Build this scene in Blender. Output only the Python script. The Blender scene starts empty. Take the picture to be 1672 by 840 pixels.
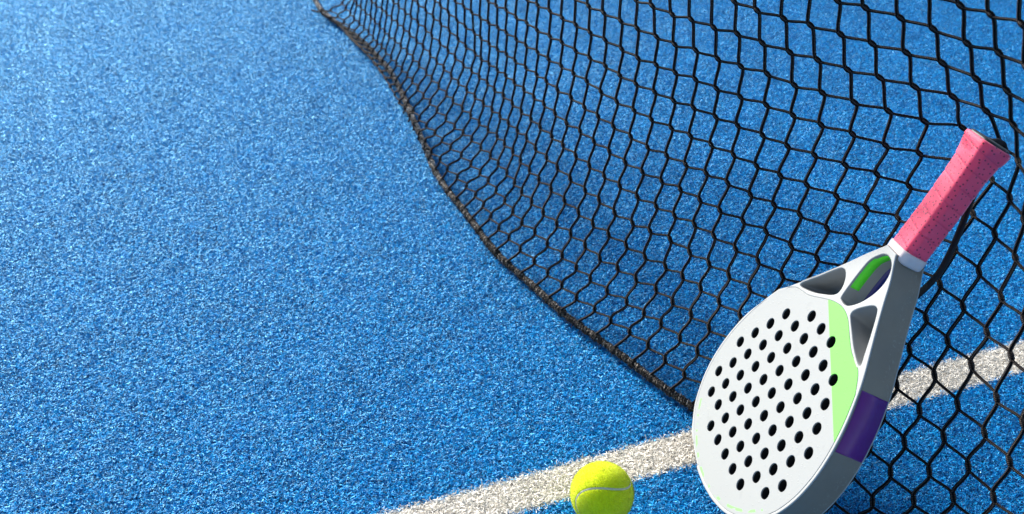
import bpy, math, random
import numpy as np
from mathutils import Vector, Matrix

CM = 0.01
rad = math.radians
scene = bpy.context.scene
COL = scene.collection

# ------------------------------------------------------------------ camera
cam_d = bpy.data.cameras.new("camera")
cam = bpy.data.objects.new("camera", cam_d)
COL.objects.link(cam)
cam.location = (0.0, 0.0, 0.8433)
cam.rotation_euler = (rad(90 - 33), 0, 0)
cam_d.sensor_width = 36.0
cam_d.lens = 1750.0 / 1672.0 * 36.0
cam_d.clip_start = 0.05
cam_d.clip_end = 2000.0
cam_d.dof.use_dof = True
cam_d.dof.focus_distance = 1.12
cam_d.dof.aperture_fstop = 9.0
scene.camera = cam

# ------------------------------------------------------------------ light
SUN = Vector((-0.56, 0.74, 0.43)).normalized()
world = bpy.data.worlds.new("World")
scene.world = world
world.use_nodes = True
wn = world.node_tree
sky = wn.nodes.new("ShaderNodeTexSky")
sky.sky_type = 'NISHITA'
sky.sun_disc = False
sky.sun_elevation = math.asin(SUN.z)
sky.sun_rotation = math.atan2(SUN.x, SUN.y)
sky.air_density = 1.0
sky.dust_density = 1.2
bg = wn.nodes["Background"]
bg.inputs["Strength"].default_value = 0.11
wn.links.new(sky.outputs[0], bg.inputs[0])
sd = bpy.data.lights.new("sun", 'SUN')
sd.energy = 5.0
sd.angle = rad(9.0)
sd.color = (1.0, 0.965, 0.915)
sun = bpy.data.objects.new("sun", sd)
COL.objects.link(sun)
sun.rotation_euler = SUN.to_track_quat('Z', 'Y').to_euler()
sun.location = (-2, 2, 4)
scene.view_settings.view_transform = 'Standard'
scene.view_settings.look = 'None'
scene.view_settings.exposure = 1.05
scene.view_settings.gamma = 1.0
scene.view_settings.use_curve_mapping = False

# ------------------------------------------------------------------ helpers
def tag(o, label=None, cat=None, group=None, kind=None):
    if label: o["label"] = label
    if cat: o["category"] = cat
    if group: o["group"] = group
    if kind: o["kind"] = kind
    return o

def link(name, me, parent=None, mats=()):
    for m in mats: me.materials.append(m)
    o = bpy.data.objects.new(name, me)
    COL.objects.link(o)
    if parent: o.parent = parent
    return o

def np_mesh(name, V, F, mat_idx=None, smooth=True, uv=None, vattr=None):
    """V (n,3) metres, F (m,4) or (m,3) int arrays."""
    me = bpy.data.meshes.new(name)
    V = np.asarray(V, np.float32); F = np.asarray(F, np.int32)
    k = F.shape[1]
    me.vertices.add(len(V)); me.vertices.foreach_set("co", V.ravel())
    me.loops.add(F.size); me.loops.foreach_set("vertex_index", F.ravel())
    me.polygons.add(len(F))
    me.polygons.foreach_set("loop_start", np.arange(0, F.size, k, dtype=np.int32))
    me.polygons.foreach_set("loop_total", np.full(len(F), k, np.int32))
    if smooth: me.polygons.foreach_set("use_smooth", np.ones(len(F), bool))
    if mat_idx is not None: me.polygons.foreach_set("material_index", np.asarray(mat_idx, np.int32))
    if uv is not None:
        l = me.uv_layers.new(name="UVMap")
        l.data.foreach_set("uv", np.asarray(uv, np.float32)[F.ravel()].ravel())
    if vattr is not None:
        for nm, a in vattr.items():
            at = me.attributes.new(nm, 'FLOAT', 'POINT')
            at.data.foreach_set("value", np.asarray(a, np.float32))
    me.update(calc_edges=True)
    return me

class NT:
    """small node-tree helper"""
    def __init__(s, name, rough=0.5, spec=0.5):
        s.m = bpy.data.materials.new(name); s.m.use_nodes = True
        s.t = s.m.node_tree; s.b = s.t.nodes["Principled BSDF"]
        s.b.inputs["Roughness"].default_value = rough
        s.b.inputs["Specular IOR Level"].default_value = spec
    def n(s, typ, **kw):
        nd = s.t.nodes.new(typ)
        for k, v in kw.items(): setattr(nd, k, v)
        return nd
    def l(s, a, b): s.t.links.new(a, b)
    def math(s, op, a, b=None, c=None):
        nd = s.n("ShaderNodeMath", operation=op)
        for i, v in enumerate((a, b, c)):
            if v is None: continue
            if isinstance(v, (int, float)): nd.inputs[i].default_value = v
            else: s.l(v, nd.inputs[i])
        return nd.outputs[0]
    def mix(s, fac, a, b):
        nd = s.n("ShaderNodeMix", data_type='RGBA')
        if isinstance(fac, (int, float)): nd.inputs[0].default_value = fac
        else: s.l(fac, nd.inputs[0])
        for i, v in ((6, a), (7, b)):
            if isinstance(v, tuple): nd.inputs[i].default_value = (*v[:3], 1)
            else: s.l(v, nd.inputs[i])
        return nd.outputs[2]
    def noise(s, scale, vec=None, detail=3.0, rough=0.5):
        nd = s.n("ShaderNodeTexNoise"); nd.inputs["Scale"].default_value = scale
        nd.inputs["Detail"].default_value = detail; nd.inputs["Roughness"].default_value = rough
        if vec is None: vec = s.obj()
        s.l(vec, nd.inputs["Vector"])
        return nd.outputs["Fac"]
    def obj(s):
        return s.n("ShaderNodeTexCoord").outputs["Object"]
    def ramp(s, fac, stops):
        nd = s.n("ShaderNodeValToRGB"); r = nd.color_ramp
        while len(r.elements) < len(stops): r.elements.new(0.5)
        for e, (p, c) in zip(r.elements, stops):
            e.position = p; e.color = (*c, 1) if len(c) == 3 else c
        s.l(fac, nd.inputs[0]); return nd.outputs[0]
    def bump(s, h, strength=0.3, dist=0.001):
        nd = s.n("ShaderNodeBump"); nd.inputs["Strength"].default_value = strength
        nd.inputs["Distance"].default_value = dist
        s.l(h, nd.inputs["Height"]); s.l(nd.outputs[0], s.b.inputs["Normal"])
    def col(s, c):
        if isinstance(c, tuple): s.b.inputs["Base Color"].default_value = (*c[:3], 1)
        else: s.l(c, s.b.inputs["Base Color"])
        return s.m
    def attr(s, name):
        nd = s.n("ShaderNodeAttribute"); nd.attribute_name = name
        return nd.outputs["Fac"]

# ------------------------------------------------------------------ materials
def turf_mat(name, stops, rough):
    N = NT(name, rough, 0.5)
    pos = N.n("ShaderNodeNewGeometry").outputs["Position"]
    big = N.noise(7.0, pos, 3.0)
    r = N.attr("rnd")
    v = N.math('ADD', N.math('MULTIPLY', r, 0.86), N.math('MULTIPLY', N.math('SUBTRACT', big, 0.5), 0.20))
    sand = N.math('MULTIPLY', N.math('GREATER_THAN', N.noise(11.0, pos, 4.0, 0.65), 0.66), 0.11)
    v = N.math('ADD', v, sand)
    c = N.ramp(v, stops)
    N.col(c)
    N.b.inputs["Specular IOR Level"].default_value = 0.0
    # thin polyethylene yarn: lets part of the sun through, with a tinted lustre
    tr = N.n("ShaderNodeBsdfTranslucent"); N.l(c, tr.inputs[0])
    mx = N.n("ShaderNodeMixShader"); mx.inputs[0].default_value = 0.16
    N.l(N.b.outputs[0], mx.inputs[1]); N.l(tr.outputs[0], mx.inputs[2])
    gl = N.n("ShaderNodeBsdfGlossy"); gl.inputs["Roughness"].default_value = rough
    gl.inputs[0].default_value = (0.36, 0.72, 1.0, 1) if "blue" in name else (1, 1, 1, 1)
    fr = N.n("ShaderNodeFresnel"); bf = N.n("ShaderNodeNewGeometry").outputs["Backfacing"]   # a thin ribbon has the same gloss on both sides
    N.l(N.math('SUBTRACT', 1.55, N.math('MULTIPLY', bf, 1.55-1/1.55)), fr.inputs["IOR"])
    m2 = N.n("ShaderNodeMixShader"); N.l(fr.outputs[0], m2.inputs[0])
    N.l(mx.outputs[0], m2.inputs[1]); N.l(gl.outputs[0], m2.inputs[2])
    out_ = N.t.nodes["Material Output"]; N.l(m2.outputs[0], out_.inputs[0])
    return N.m

BLUE = turf_mat("blue_turf_yarn", [(0.0, (0.0, 0.02, 0.07)), (0.22, (0.0, 0.11, 0.34)), (0.6, (0.0, 0.36, 0.82)), (0.93, (0.0, 0.52, 0.97)), (1.0, (0.5, 0.55, 0.58))], 0.45)
CREAM = turf_mat("cream_turf_yarn", [(0.0, (0.62, 0.57, 0.48)), (0.35, (0.82, 0.77, 0.67)), (0.8, (0.90, 0.86, 0.77)), (1.0, (0.93, 0.90, 0.84))], 0.5)

N = NT("blue_turf_backing", 1.0, 0.0)
nz = N.noise(900.0, N.n("ShaderNodeNewGeometry").outputs["Position"], 4.0, 0.7)
N.col(N.ramp(nz, [(0.3, (0.001, 0.012, 0.05)), (0.7, (0.004, 0.05, 0.18))])); N.bump(nz, 1.0, 0.004)
BACKING = N.m
N = NT("cream_turf_backing", 0.8, 0.3)
nz = N.noise(900.0, None, 4.0, 0.7)
N.col(N.ramp(nz, [(0.3, (0.40, 0.35, 0.29)), (0.7, (0.72, 0.66, 0.57))])); N.bump(nz, 1.0, 0.004)
LINEBACK = N.m

def braid_mat(name, dark, light, amount, rough=0.55):
    N = NT(name, rough, 0.1)
    uv = N.n("ShaderNodeUVMap").outputs[0]
    sp = N.n("ShaderNodeSeparateXYZ"); N.l(uv, sp.inputs[0])
    u, v = sp.outputs[0], sp.outputs[1]             # u round the cord (0-1), v along it (cm)
    a = N.math('SINE', N.math('MULTIPLY', N.math('ADD', N.math('MULTIPLY', v, 3.2), N.math('MULTIPLY', u, 2.0)), 6.2832))
    b = N.math('SINE', N.math('MULTIPLY', N.math('SUBTRACT', N.math('MULTIPLY', v, 3.2), N.math('MULTIPLY', u, 2.0)), 6.2832))
    h = N.math('MULTIPLY', a, b)
    nz = N.noise(1400.0, None, 2.0)
    f = N.math('MULTIPLY', N.math('GREATER_THAN', h, 0.35), N.math('MULTIPLY', nz, amount))
    N.col(N.mix(f, dark, light)); N.bump(h, 1.0, 0.0014)
    return N.m
CORD = braid_mat("black_braided_cord", (0.003, 0.003, 0.004), (0.22, 0.18, 0.16), 1.0, 0.75)

N = NT("frayed_rope_yarn", 0.75, 0.3)
r = N.attr("rnd")
far = N.math('MULTIPLY', N.math('SUBTRACT', N.attr("lit_worn"), 0.0), 1.0)  # lifts the far rope colour: sunlight on the braid plus exposed core
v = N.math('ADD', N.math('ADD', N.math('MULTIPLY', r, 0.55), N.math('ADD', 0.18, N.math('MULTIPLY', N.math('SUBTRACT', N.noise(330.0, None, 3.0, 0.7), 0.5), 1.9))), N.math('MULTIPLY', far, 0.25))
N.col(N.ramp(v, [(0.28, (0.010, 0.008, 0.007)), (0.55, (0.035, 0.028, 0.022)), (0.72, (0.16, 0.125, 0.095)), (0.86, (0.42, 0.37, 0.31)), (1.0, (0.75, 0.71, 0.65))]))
N.bump(N.noise(1500.0, None, 3.0), 0.7, 0.001)
ROPE = N.m

N = NT("white_racket_face", 0.6, 0.2)
sp = N.n("ShaderNodeSeparateXYZ"); N.l(N.obj(), sp.inputs[0])
X, Y = sp.outputs[0], sp.outputs[1]
U = 0.0111
Y0 = 11.45
def halfplane(N, p, q):
    """signed distance (units) left of the line p->q, in racket face coordinates"""
    dx, dy = q[0]-p[0], q[1]-p[1]; L = math.hypot(dx, dy)
    nx, ny = -dy/L, dx/L
    k = -(nx*p[0] + ny*(p[1]+Y0))
    return N.math('ADD', N.math('ADD', N.math('MULTIPLY', X, nx/U), N.math('MULTIPLY', Y, ny/U)), k)
poly = [(-2.09, 10.06), (10.38, 2.52), (13.0, 3.0), (10.4, 6.4), (8.6, 7.75), (2.7, 10.45), (0.7, 11.0)]
d = None
for i in (0, 4, 5):
    h = halfplane(N, poly[i], poly[i+1]); d = h if d is None else N.math('MINIMUM', d, h)
gmask = N.math('GREATER_THAN', d, 0.0)
grime = N.noise(38.0, None, 4.0, 0.6)
fine = N.noise(420.0, None, 2.0, 0.5)
white = N.mix(N.math('MULTIPLY', N.math('GREATER_THAN', grime, 0.64), 0.35), (0.295, 0.307, 0.303), (0.255, 0.265, 0.262))
green = (0.155, 0.46, 0.095)
# little worn flecks of the lime trim showing along the lower rim
ex = N.math('DIVIDE', X, 11.2*U); ey = N.math('DIVIDE', N.math('SUBTRACT', Y, (Y0-1.0)*U), 10.4*U)
er = N.math('SQRT', N.math('ADD', N.math('MULTIPLY', ex, ex), N.math('MULTIPLY', ey, ey)))
ring = N.math('LESS_THAN', N.math('ABSOLUTE', N.math('SUBTRACT', er, 0.955)), 0.012)
fl = N.math('MULTIPLY', N.math('MULTIPLY', ring, N.math('LESS_THAN', ey, -0.55)), N.math('GREATER_THAN', N.noise(95.0, None, 1.0), 0.53))
c = N.mix(gmask, white, green)
c = N.mix(N.math('MULTIPLY', fl, 0.8), c, (0.20, 0.5, 0.13))
N.col(c)
vor = N.n("ShaderNodeTexVoronoi"); vor.inputs["Scale"].default_value = 260.0; N.l(N.obj(), vor.inputs["Vector"])
drop = N.math('MULTIPLY', N.math('MAXIMUM', N.math('SUBTRACT', 0.30, vor.outputs["Distance"]), 0.0), N.math('GREATER_THAN', N.noise(120.0, None, 1.0), 0.5))
hh = N.math('ADD', N.math('MULTIPLY', drop, 3.0), N.math('MULTIPLY', fine, 0.25))
N.bump(hh, 0.35, 0.0006)
FACE = N.m

N = NT("white_frame_paint", 0.55, 0.25)
nz = N.noise(60.0, None, 4.0)
N.col(N.mix(nz, (0.36, 0.372, 0.366), (0.32, 0.33, 0.325))); N.bump(N.noise(500.0, None, 2.0), 0.15, 0.0004)
FRAMEWHITE = N.m

N = NT("grey_frame_side", 0.34, 0.4)
sp = N.n("ShaderNodeSeparateXYZ"); N.l(N.obj(), sp.inputs[0])
nz = N.noise(45.0, None, 5.0, 0.65)
scuff = N.math('GREATER_THAN', N.noise(330.0, None, 3.0, 0.8), 0.60)
band = N.math('MULTIPLY', N.math('GREATER_THAN', sp.outputs[2], 0.022), N.math('MULTIPLY', scuff, 0.4))
c = N.mix(nz, (0.170, 0.142, 0.112), (0.225, 0.190, 0.150))
N.col(N.mix(band, c, (0.30, 0.30, 0.27))); N.bump(N.noise(700.0, None, 3.0), 0.25, 0.0004)
SIDE = N.m

def simple(name, c, c2=None, rough=0.5, spec=0.5, scale=120.0, bump=0.15, bscale=600.0):
    N = NT(name, rough, spec)
    if c2: N.col(N.mix(N.noise(scale, None, 4.0), c, c2))
    else: N.col(c)
    N.bump(N.noise(bscale, None, 3.0), bump, 0.0005)
    return N.m
THROAT = simple("grey_throat_paint", (0.22, 0.225, 0.22), (0.28, 0.285, 0.28), 0.4, 0.4)
FOAM = simple("black_foam", (0.012, 0.012, 0.012), (0.02, 0.02, 0.02), 0.9, 0.2)
PURPLE = simple("purple_tape", (0.11, 0.008, 0.15), (0.135, 0.014, 0.19), 0.38, 0.5)
NAVY = simple("navy_paint", (0.012, 0.014, 0.14), (0.02, 0.02, 0.2), 0.4, 0.5)
GREEN = simple("green_paint", (0.10, 0.80, 0.02), (0.13, 0.85, 0.03), 0.45, 0.4)
COLLAR = simple("white_rubber_collar", (0.62, 0.52, 0.52), (0.68, 0.59, 0.58), 0.6, 0.3)
CAP = simple("black_rubber_cap", (0.010, 0.010, 0.011), None, 0.5, 0.4)
STRAP = simple("black_woven_strap", (0.008, 0.008, 0.010), (0.014, 0.014, 0.018), 0.7, 0.3, 300, 0.6, 1800)

N = NT("pink_grip_tape", 0.62, 0.35)
uv = N.n("ShaderNodeUVMap").outputs[0]
mp = N.n("ShaderNodeMapping"); N.l(uv, mp.inputs[0]); mp.inputs["Rotation"].default_value = (0, 0, 0.32)
vor = N.n("ShaderNodeTexVoronoi"); vor.voronoi_dimensions = '2D'; vor.inputs["Scale"].default_value = 1.75
vor.inputs["Randomness"].default_value = 0.75
N.l(mp.outputs[0], vor.inputs["Vector"])
dot = N.math('LESS_THAN', vor.outputs["Distance"], 0.12)
base = N.mix(N.noise(70.0, None, 3.0), (0.82, 0.055, 0.135), (0.88, 0.09, 0.18))
seam = N.attr("seam")
c = N.mix(N.math('MULTIPLY', seam, 0.28), base, (0.45, 0.03, 0.09))
c = N.mix(dot, c, (0.10, 0.01, 0.03))
N.col(c)
N.bump(N.math('SUBTRACT', N.math('MULTIPLY', N.noise(900.0, None, 2.0), 0.3), dot), 0.5, 0.0006)
N.b.inputs["Sheen Weight"].default_value = 0.25
N.b.inputs["Subsurface Weight"].default_value = 0.5
N.b.inputs["Subsurface Radius"].default_value = (1.0, 0.25, 0.35)
N.b.inputs["Subsurface Scale"].default_value = 0.008
GRIP = N.m

N = NT("yellow_felt", 0.95, 0.1)
nz = N.noise(900.0, None, 5.0, 0.75)
nz2 = N.noise(380.0, None, 4.0, 0.8)
N.col(N.mix(nz2, (0.72, 0.86, 0.0), (0.90, 0.99, 0.01))); N.bump(N.math('ADD', nz, nz2), 1.0, 0.0013)
N.b.inputs["Subsurface Weight"].default_value = 0.6
N.b.inputs["Subsurface Radius"].default_value = (1.0, 1.0, 0.1)
N.b.inputs["Subsurface Scale"].default_value = 0.02
N.b.inputs["Sheen Weight"].default_value = 0.6
N.b.inputs["Sheen Tint"].default_value = (0.9, 1.0, 0.3, 1)
FELT = N.m
SEAM = simple("grey_rubber_seam", (0.44, 0.45, 0.34), (0.54, 0.54, 0.42), 0.7, 0.3)

# ------------------------------------------------------------------ ground and turf
LA = math.atan(0.376)                      # heading of the painted line
ld = Vector((math.cos(LA), math.sin(LA), 0)); ln = Vector((-math.sin(LA), math.cos(LA), 0))
L0 = Vector((0.0, 0.8307, 0))              # a point on the line's middle
def quad_sheet(name, pts, mat):
    me = bpy.data.meshes.new(name); me.from_pydata(pts, [], [(0, 1, 2, 3)]); me.update()
    return link(name, me, None, (mat,))
Zb = -0.010
N = NT("blue_ground", 1.0, 0.0)
nz = N.noise(400.0, N.n("ShaderNodeNewGeometry").outputs["Position"], 5.0, 0.8)
N.col(N.ramp(nz, [(0.35, (0.0, 0.10, 0.34)), (0.65, (0.01, 0.34, 0.75))])); N.bump(nz, 1.0, 0.004)
g = quad_sheet("ground", [(-300, -300, Zb-.004), (300, -300, Zb-.004), (300, 300, Zb-.004), (-300, 300, Zb-.004)], N.m)
tag(g, "blue court surface running to the horizon", "ground", None, "structure")
TR = 5.2                                   # radius of the turf that is modelled yarn by yarn
mc = bpy.data.meshes.new("court_carpet")
mc.from_pydata([(0.2+TR*math.cos(a*math.pi/24), 1.4+TR*math.sin(a*math.pi/24), Zb) for a in range(48)], [], [tuple(range(48))]); mc.update()
tag(link("court_carpet", mc, None, (BACKING,)), "dark blue carpet backing under the turf yarns", "court carpet", None, "structure")
HW = 0.025
pts = [L0 + ld*a + ln*b + Vector((0, 0, Zb+0.004)) for a, b in ((-6, -HW), (6, -HW), (6, HW), (-6, HW))]
lb = quad_sheet("court_marking", pts, LINEBACK)
tag(lb, "woven cream backing strip under the white court line", "court line", None, "structure")

def yarn_patch(name, w, h, n, mat, seed, zt=0.0, wid=(0.0004, 0.0008)):
    """n curly ribbon yarns over a w x h patch centred on 0"""
    rng = np.random.default_rng(seed)
    SEG = 7
    gx = int(round(math.sqrt(n*w/h))); gy = int(round(n/gx))
    xs, ys = np.meshgrid((np.arange(gx)+.5)/gx-.5, (np.arange(gy)+.5)/gy-.5)
    m = xs.size
    p = np.stack([xs.ravel()*w + rng.normal(0, .45*w/gx, m), ys.ravel()*h + rng.normal(0, .45*h/gy, m)], 1)
    p[:, 0] = np.clip(p[:, 0], -w/2, w/2); p[:, 1] = np.clip(p[:, 1], -h/2, h/2)
    th = rng.uniform(0, 2*np.pi, m)
    el = rng.uniform(1.0, 1.5, m)                       # elevation of the first segment
    L = rng.uniform(0.0100, 0.0130, m)/SEG
    width = rng.uniform(wid[0], wid[1], m)
    tw = rng.normal(0, .20, m)
    q = np.concatenate([p, np.full((m, 1), Zb+0.001)], 1)
    rows = []
    curl = rng.normal(0, .8, m); drop = rng.uniform(.10, .42, m)
    for k in range(SEG+1):
        d = np.stack([np.cos(th)*np.cos(el), np.sin(th)*np.cos(el), np.sin(el)], 1)
        side = np.stack([-np.sin(th), np.cos(th), np.zeros(m)], 1)
        up = np.cross(d, side)
        s2 = side*np.cos(tw)[:, None] + up*np.sin(tw)[:, None]
        ww = width*(1.0 if k < SEG else .55)
        rows.append(q - s2*ww[:, None]/2); rows.append(q + s2*ww[:, None]/2)
        q = q + d*L[:, None]
        th = th + curl + rng.normal(0, .6, m); el = np.clip(el*.72 - .06 + rng.normal(0, .20, m), -.6, 1.5); tw = tw + rng.normal(0, .16, m)
        q[:, 2] = np.minimum(q[:, 2], zt + rng.uniform(-.001, .0008, m))
        q[:, 2] = np.maximum(q[:, 2], Zb+0.0015)
    V = np.stack(rows, 1).reshape(-1, 3)                # m*(2*(SEG+1))
    b = np.arange(m)[:, None]*(2*(SEG+1)) + 2*np.arange(SEG)[None]
    b = b.ravel()
    F = np.stack([b, b+1, b+3, b+2], 1)
    rnd = np.repeat(rng.uniform(0, 1, m), 2*(SEG+1))
    me = np_mesh(name, V, F, smooth=True, vattr={"rnd": rnd})
    me.materials.append(mat)
    return me

def scatter(name, label, cat, pts, rots, variants, coll_name):
    c = bpy.data.collections.new(coll_name)
    for i, me in enumerate(variants):
        o = bpy.data.objects.new("turf_tile", me); c.objects.link(o)
    me = bpy.data.meshes.new(name)
    me.vertices.add(len(pts)); me.vertices.foreach_set("co", np.asarray(pts, np.float32).ravel())
    at = me.attributes.new("rot", 'FLOAT_VECTOR', 'POINT'); at.data.foreach_set("vector", np.asarray(rots, np.float32).ravel())
    ai = me.attributes.new("idx", 'INT', 'POINT'); ai.data.foreach_set("value", np.random.default_rng(7).integers(0, len(variants), len(pts)).astype(np.int32))
    o = bpy.data.objects.new(name, me); COL.objects.link(o)
    tag(o, label, cat, None, "stuff")
    ng = bpy.data.node_groups.new(name, 'GeometryNodeTree')
    ng.interface.new_socket("Geometry", in_out='INPUT', socket_type='NodeSocketGeometry')
    ng.interface.new_socket("Geometry", in_out='OUTPUT', socket_type='NodeSocketGeometry')
    gi = ng.nodes.new("NodeGroupInput"); go = ng.nodes.new("NodeGroupOutput")
    ci = ng.nodes.new("GeometryNodeCollectionInfo"); ci.inputs["Collection"].default_value = c
    ci.inputs["Separate Children"].default_value = True; ci.inputs["Reset Children"].default_value = True
    ip = ng.nodes.new("GeometryNodeInstanceOnPoints"); ip.inputs["Pick Instance"].default_value = True
    nr = ng.nodes.new("GeometryNodeInputNamedAttribute"); nr.data_type = 'FLOAT_VECTOR'; nr.inputs["Name"].default_value = "rot"
    ni = ng.nodes.new("GeometryNodeInputNamedAttribute"); ni.data_type = 'INT'; ni.inputs["Name"].default_value = "idx"
    e2r = ng.nodes.new("FunctionNodeEulerToRotation")
    ng.links.new(gi.outputs[0], ip.inputs["Points"]); ng.links.new(ci.outputs[0], ip.inputs["Instance"])
    ng.links.new(nr.outputs[0], e2r.inputs[0]); ng.links.new(e2r.outputs[0], ip.inputs["Rotation"])
    ng.links.new(ni.outputs[0], ip.inputs["Instance Index"]); ng.links.new(ip.outputs[0], go.inputs[0])
    md = o.modifiers.new("scatter", 'NODES'); md.node_group = ng
    return o

rs = random.Random(5)
TS = 0.12
tiles = [yarn_patch("turf_tile", TS, TS, 8500, BLUE, 10+i, 0.0) for i in range(5)]
P, Rr = [], []
for ix in range(-46, 50):
    for sgn in (-1, 1):
        for iy in range(0, 48):
            t = sgn*(HW + TS*(iy+.5))
            p = L0 + ld*(TS*(ix+.5)) + ln*t
            if (p - Vector((0.2, 1.4, 0))).length > TR: continue
            P.append((p.x, p.y, 0)); Rr.append((0, 0, LA + rs.randrange(4)*math.pi/2))
scatter("turf", "curly bright blue artificial turf covering the court", "turf", P, Rr, tiles, "turf_tiles")
LT = 0.10
ltiles = [yarn_patch("line_tile", LT, 2*HW, int(8500*LT*2*HW/TS/TS), CREAM, 40+i, 0.0012) for i in range(5)]
P, Rr = [], []
for ix in range(-52, 54):
    p = L0 + ld*(LT*(ix+.5)); P.append((p.x, p.y, 0.0004)); Rr.append((0, 0, LA + rs.randrange(2)*math.pi))
scatter("court_line", "off white turf line crossing the blue court under the ball and racket", "court line", P, Rr, ltiles, "line_tiles")

# ------------------------------------------------------------------ tubes
def hermite(p0, p1, m0, m1, n):
    t = np.linspace(0, 1, n)[:, None]
    return (2*t**3-3*t**2+1)*p0 + (t**3-2*t**2+t)*m0 + (-2*t**3+3*t**2)*p1 + (t**3-t**2)*m1

class Tubes:
    def __init__(s): s.V = []; s.F = []; s.UV = []; s.n = 0
    def add(s, P, r, sides=7, v0=0.0, cap=False, flat=None):
        P = np.asarray(P, float); n = len(P)
        r = np.broadcast_to(np.asarray(r, float), (n,))
        T = np.gradient(P, axis=0); T /= np.linalg.norm(T, axis=1)[:, None] + 1e-12
        N_ = np.cross(T[0], [0.31, 0.17, 0.93]); N_ /= np.linalg.norm(N_)
        L = np.r_[0, np.cumsum(np.linalg.norm(np.diff(P, axis=0), axis=1))]
        a = np.linspace(0, 2*np.pi, sides+1)
        for k in range(n):
            N_ = N_ - T[k]*(N_@T[k]); N_ /= np.linalg.norm(N_)
            B = np.cross(T[k], N_)
            ring = P[k] + r[k]*(np.cos(a)[:, None]*N_ + np.sin(a)[:, None]*B)
            s.V.append(ring); s.UV.append(np.stack([a/(2*np.pi), np.full(sides+1, v0+L[k])], 1))
        b = s.n
        for k in range(n-1):
            q = b + k*(sides+1) + np.arange(sides)
            s.F.append(np.stack([q, q+1, q+sides+2, q+sides+1], 1))
        s.n += n*(sides+1)
        return L[-1]
    def mesh(s, name, scale=CM, **kw):
        return np_mesh(name, np.concatenate(s.V)*scale, np.concatenate(s.F), uv=np.concatenate(s.UV), **kw)

# ------------------------------------------------------------------ padel net
NI, NJ, I0 = (57, 20, -16)
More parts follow.
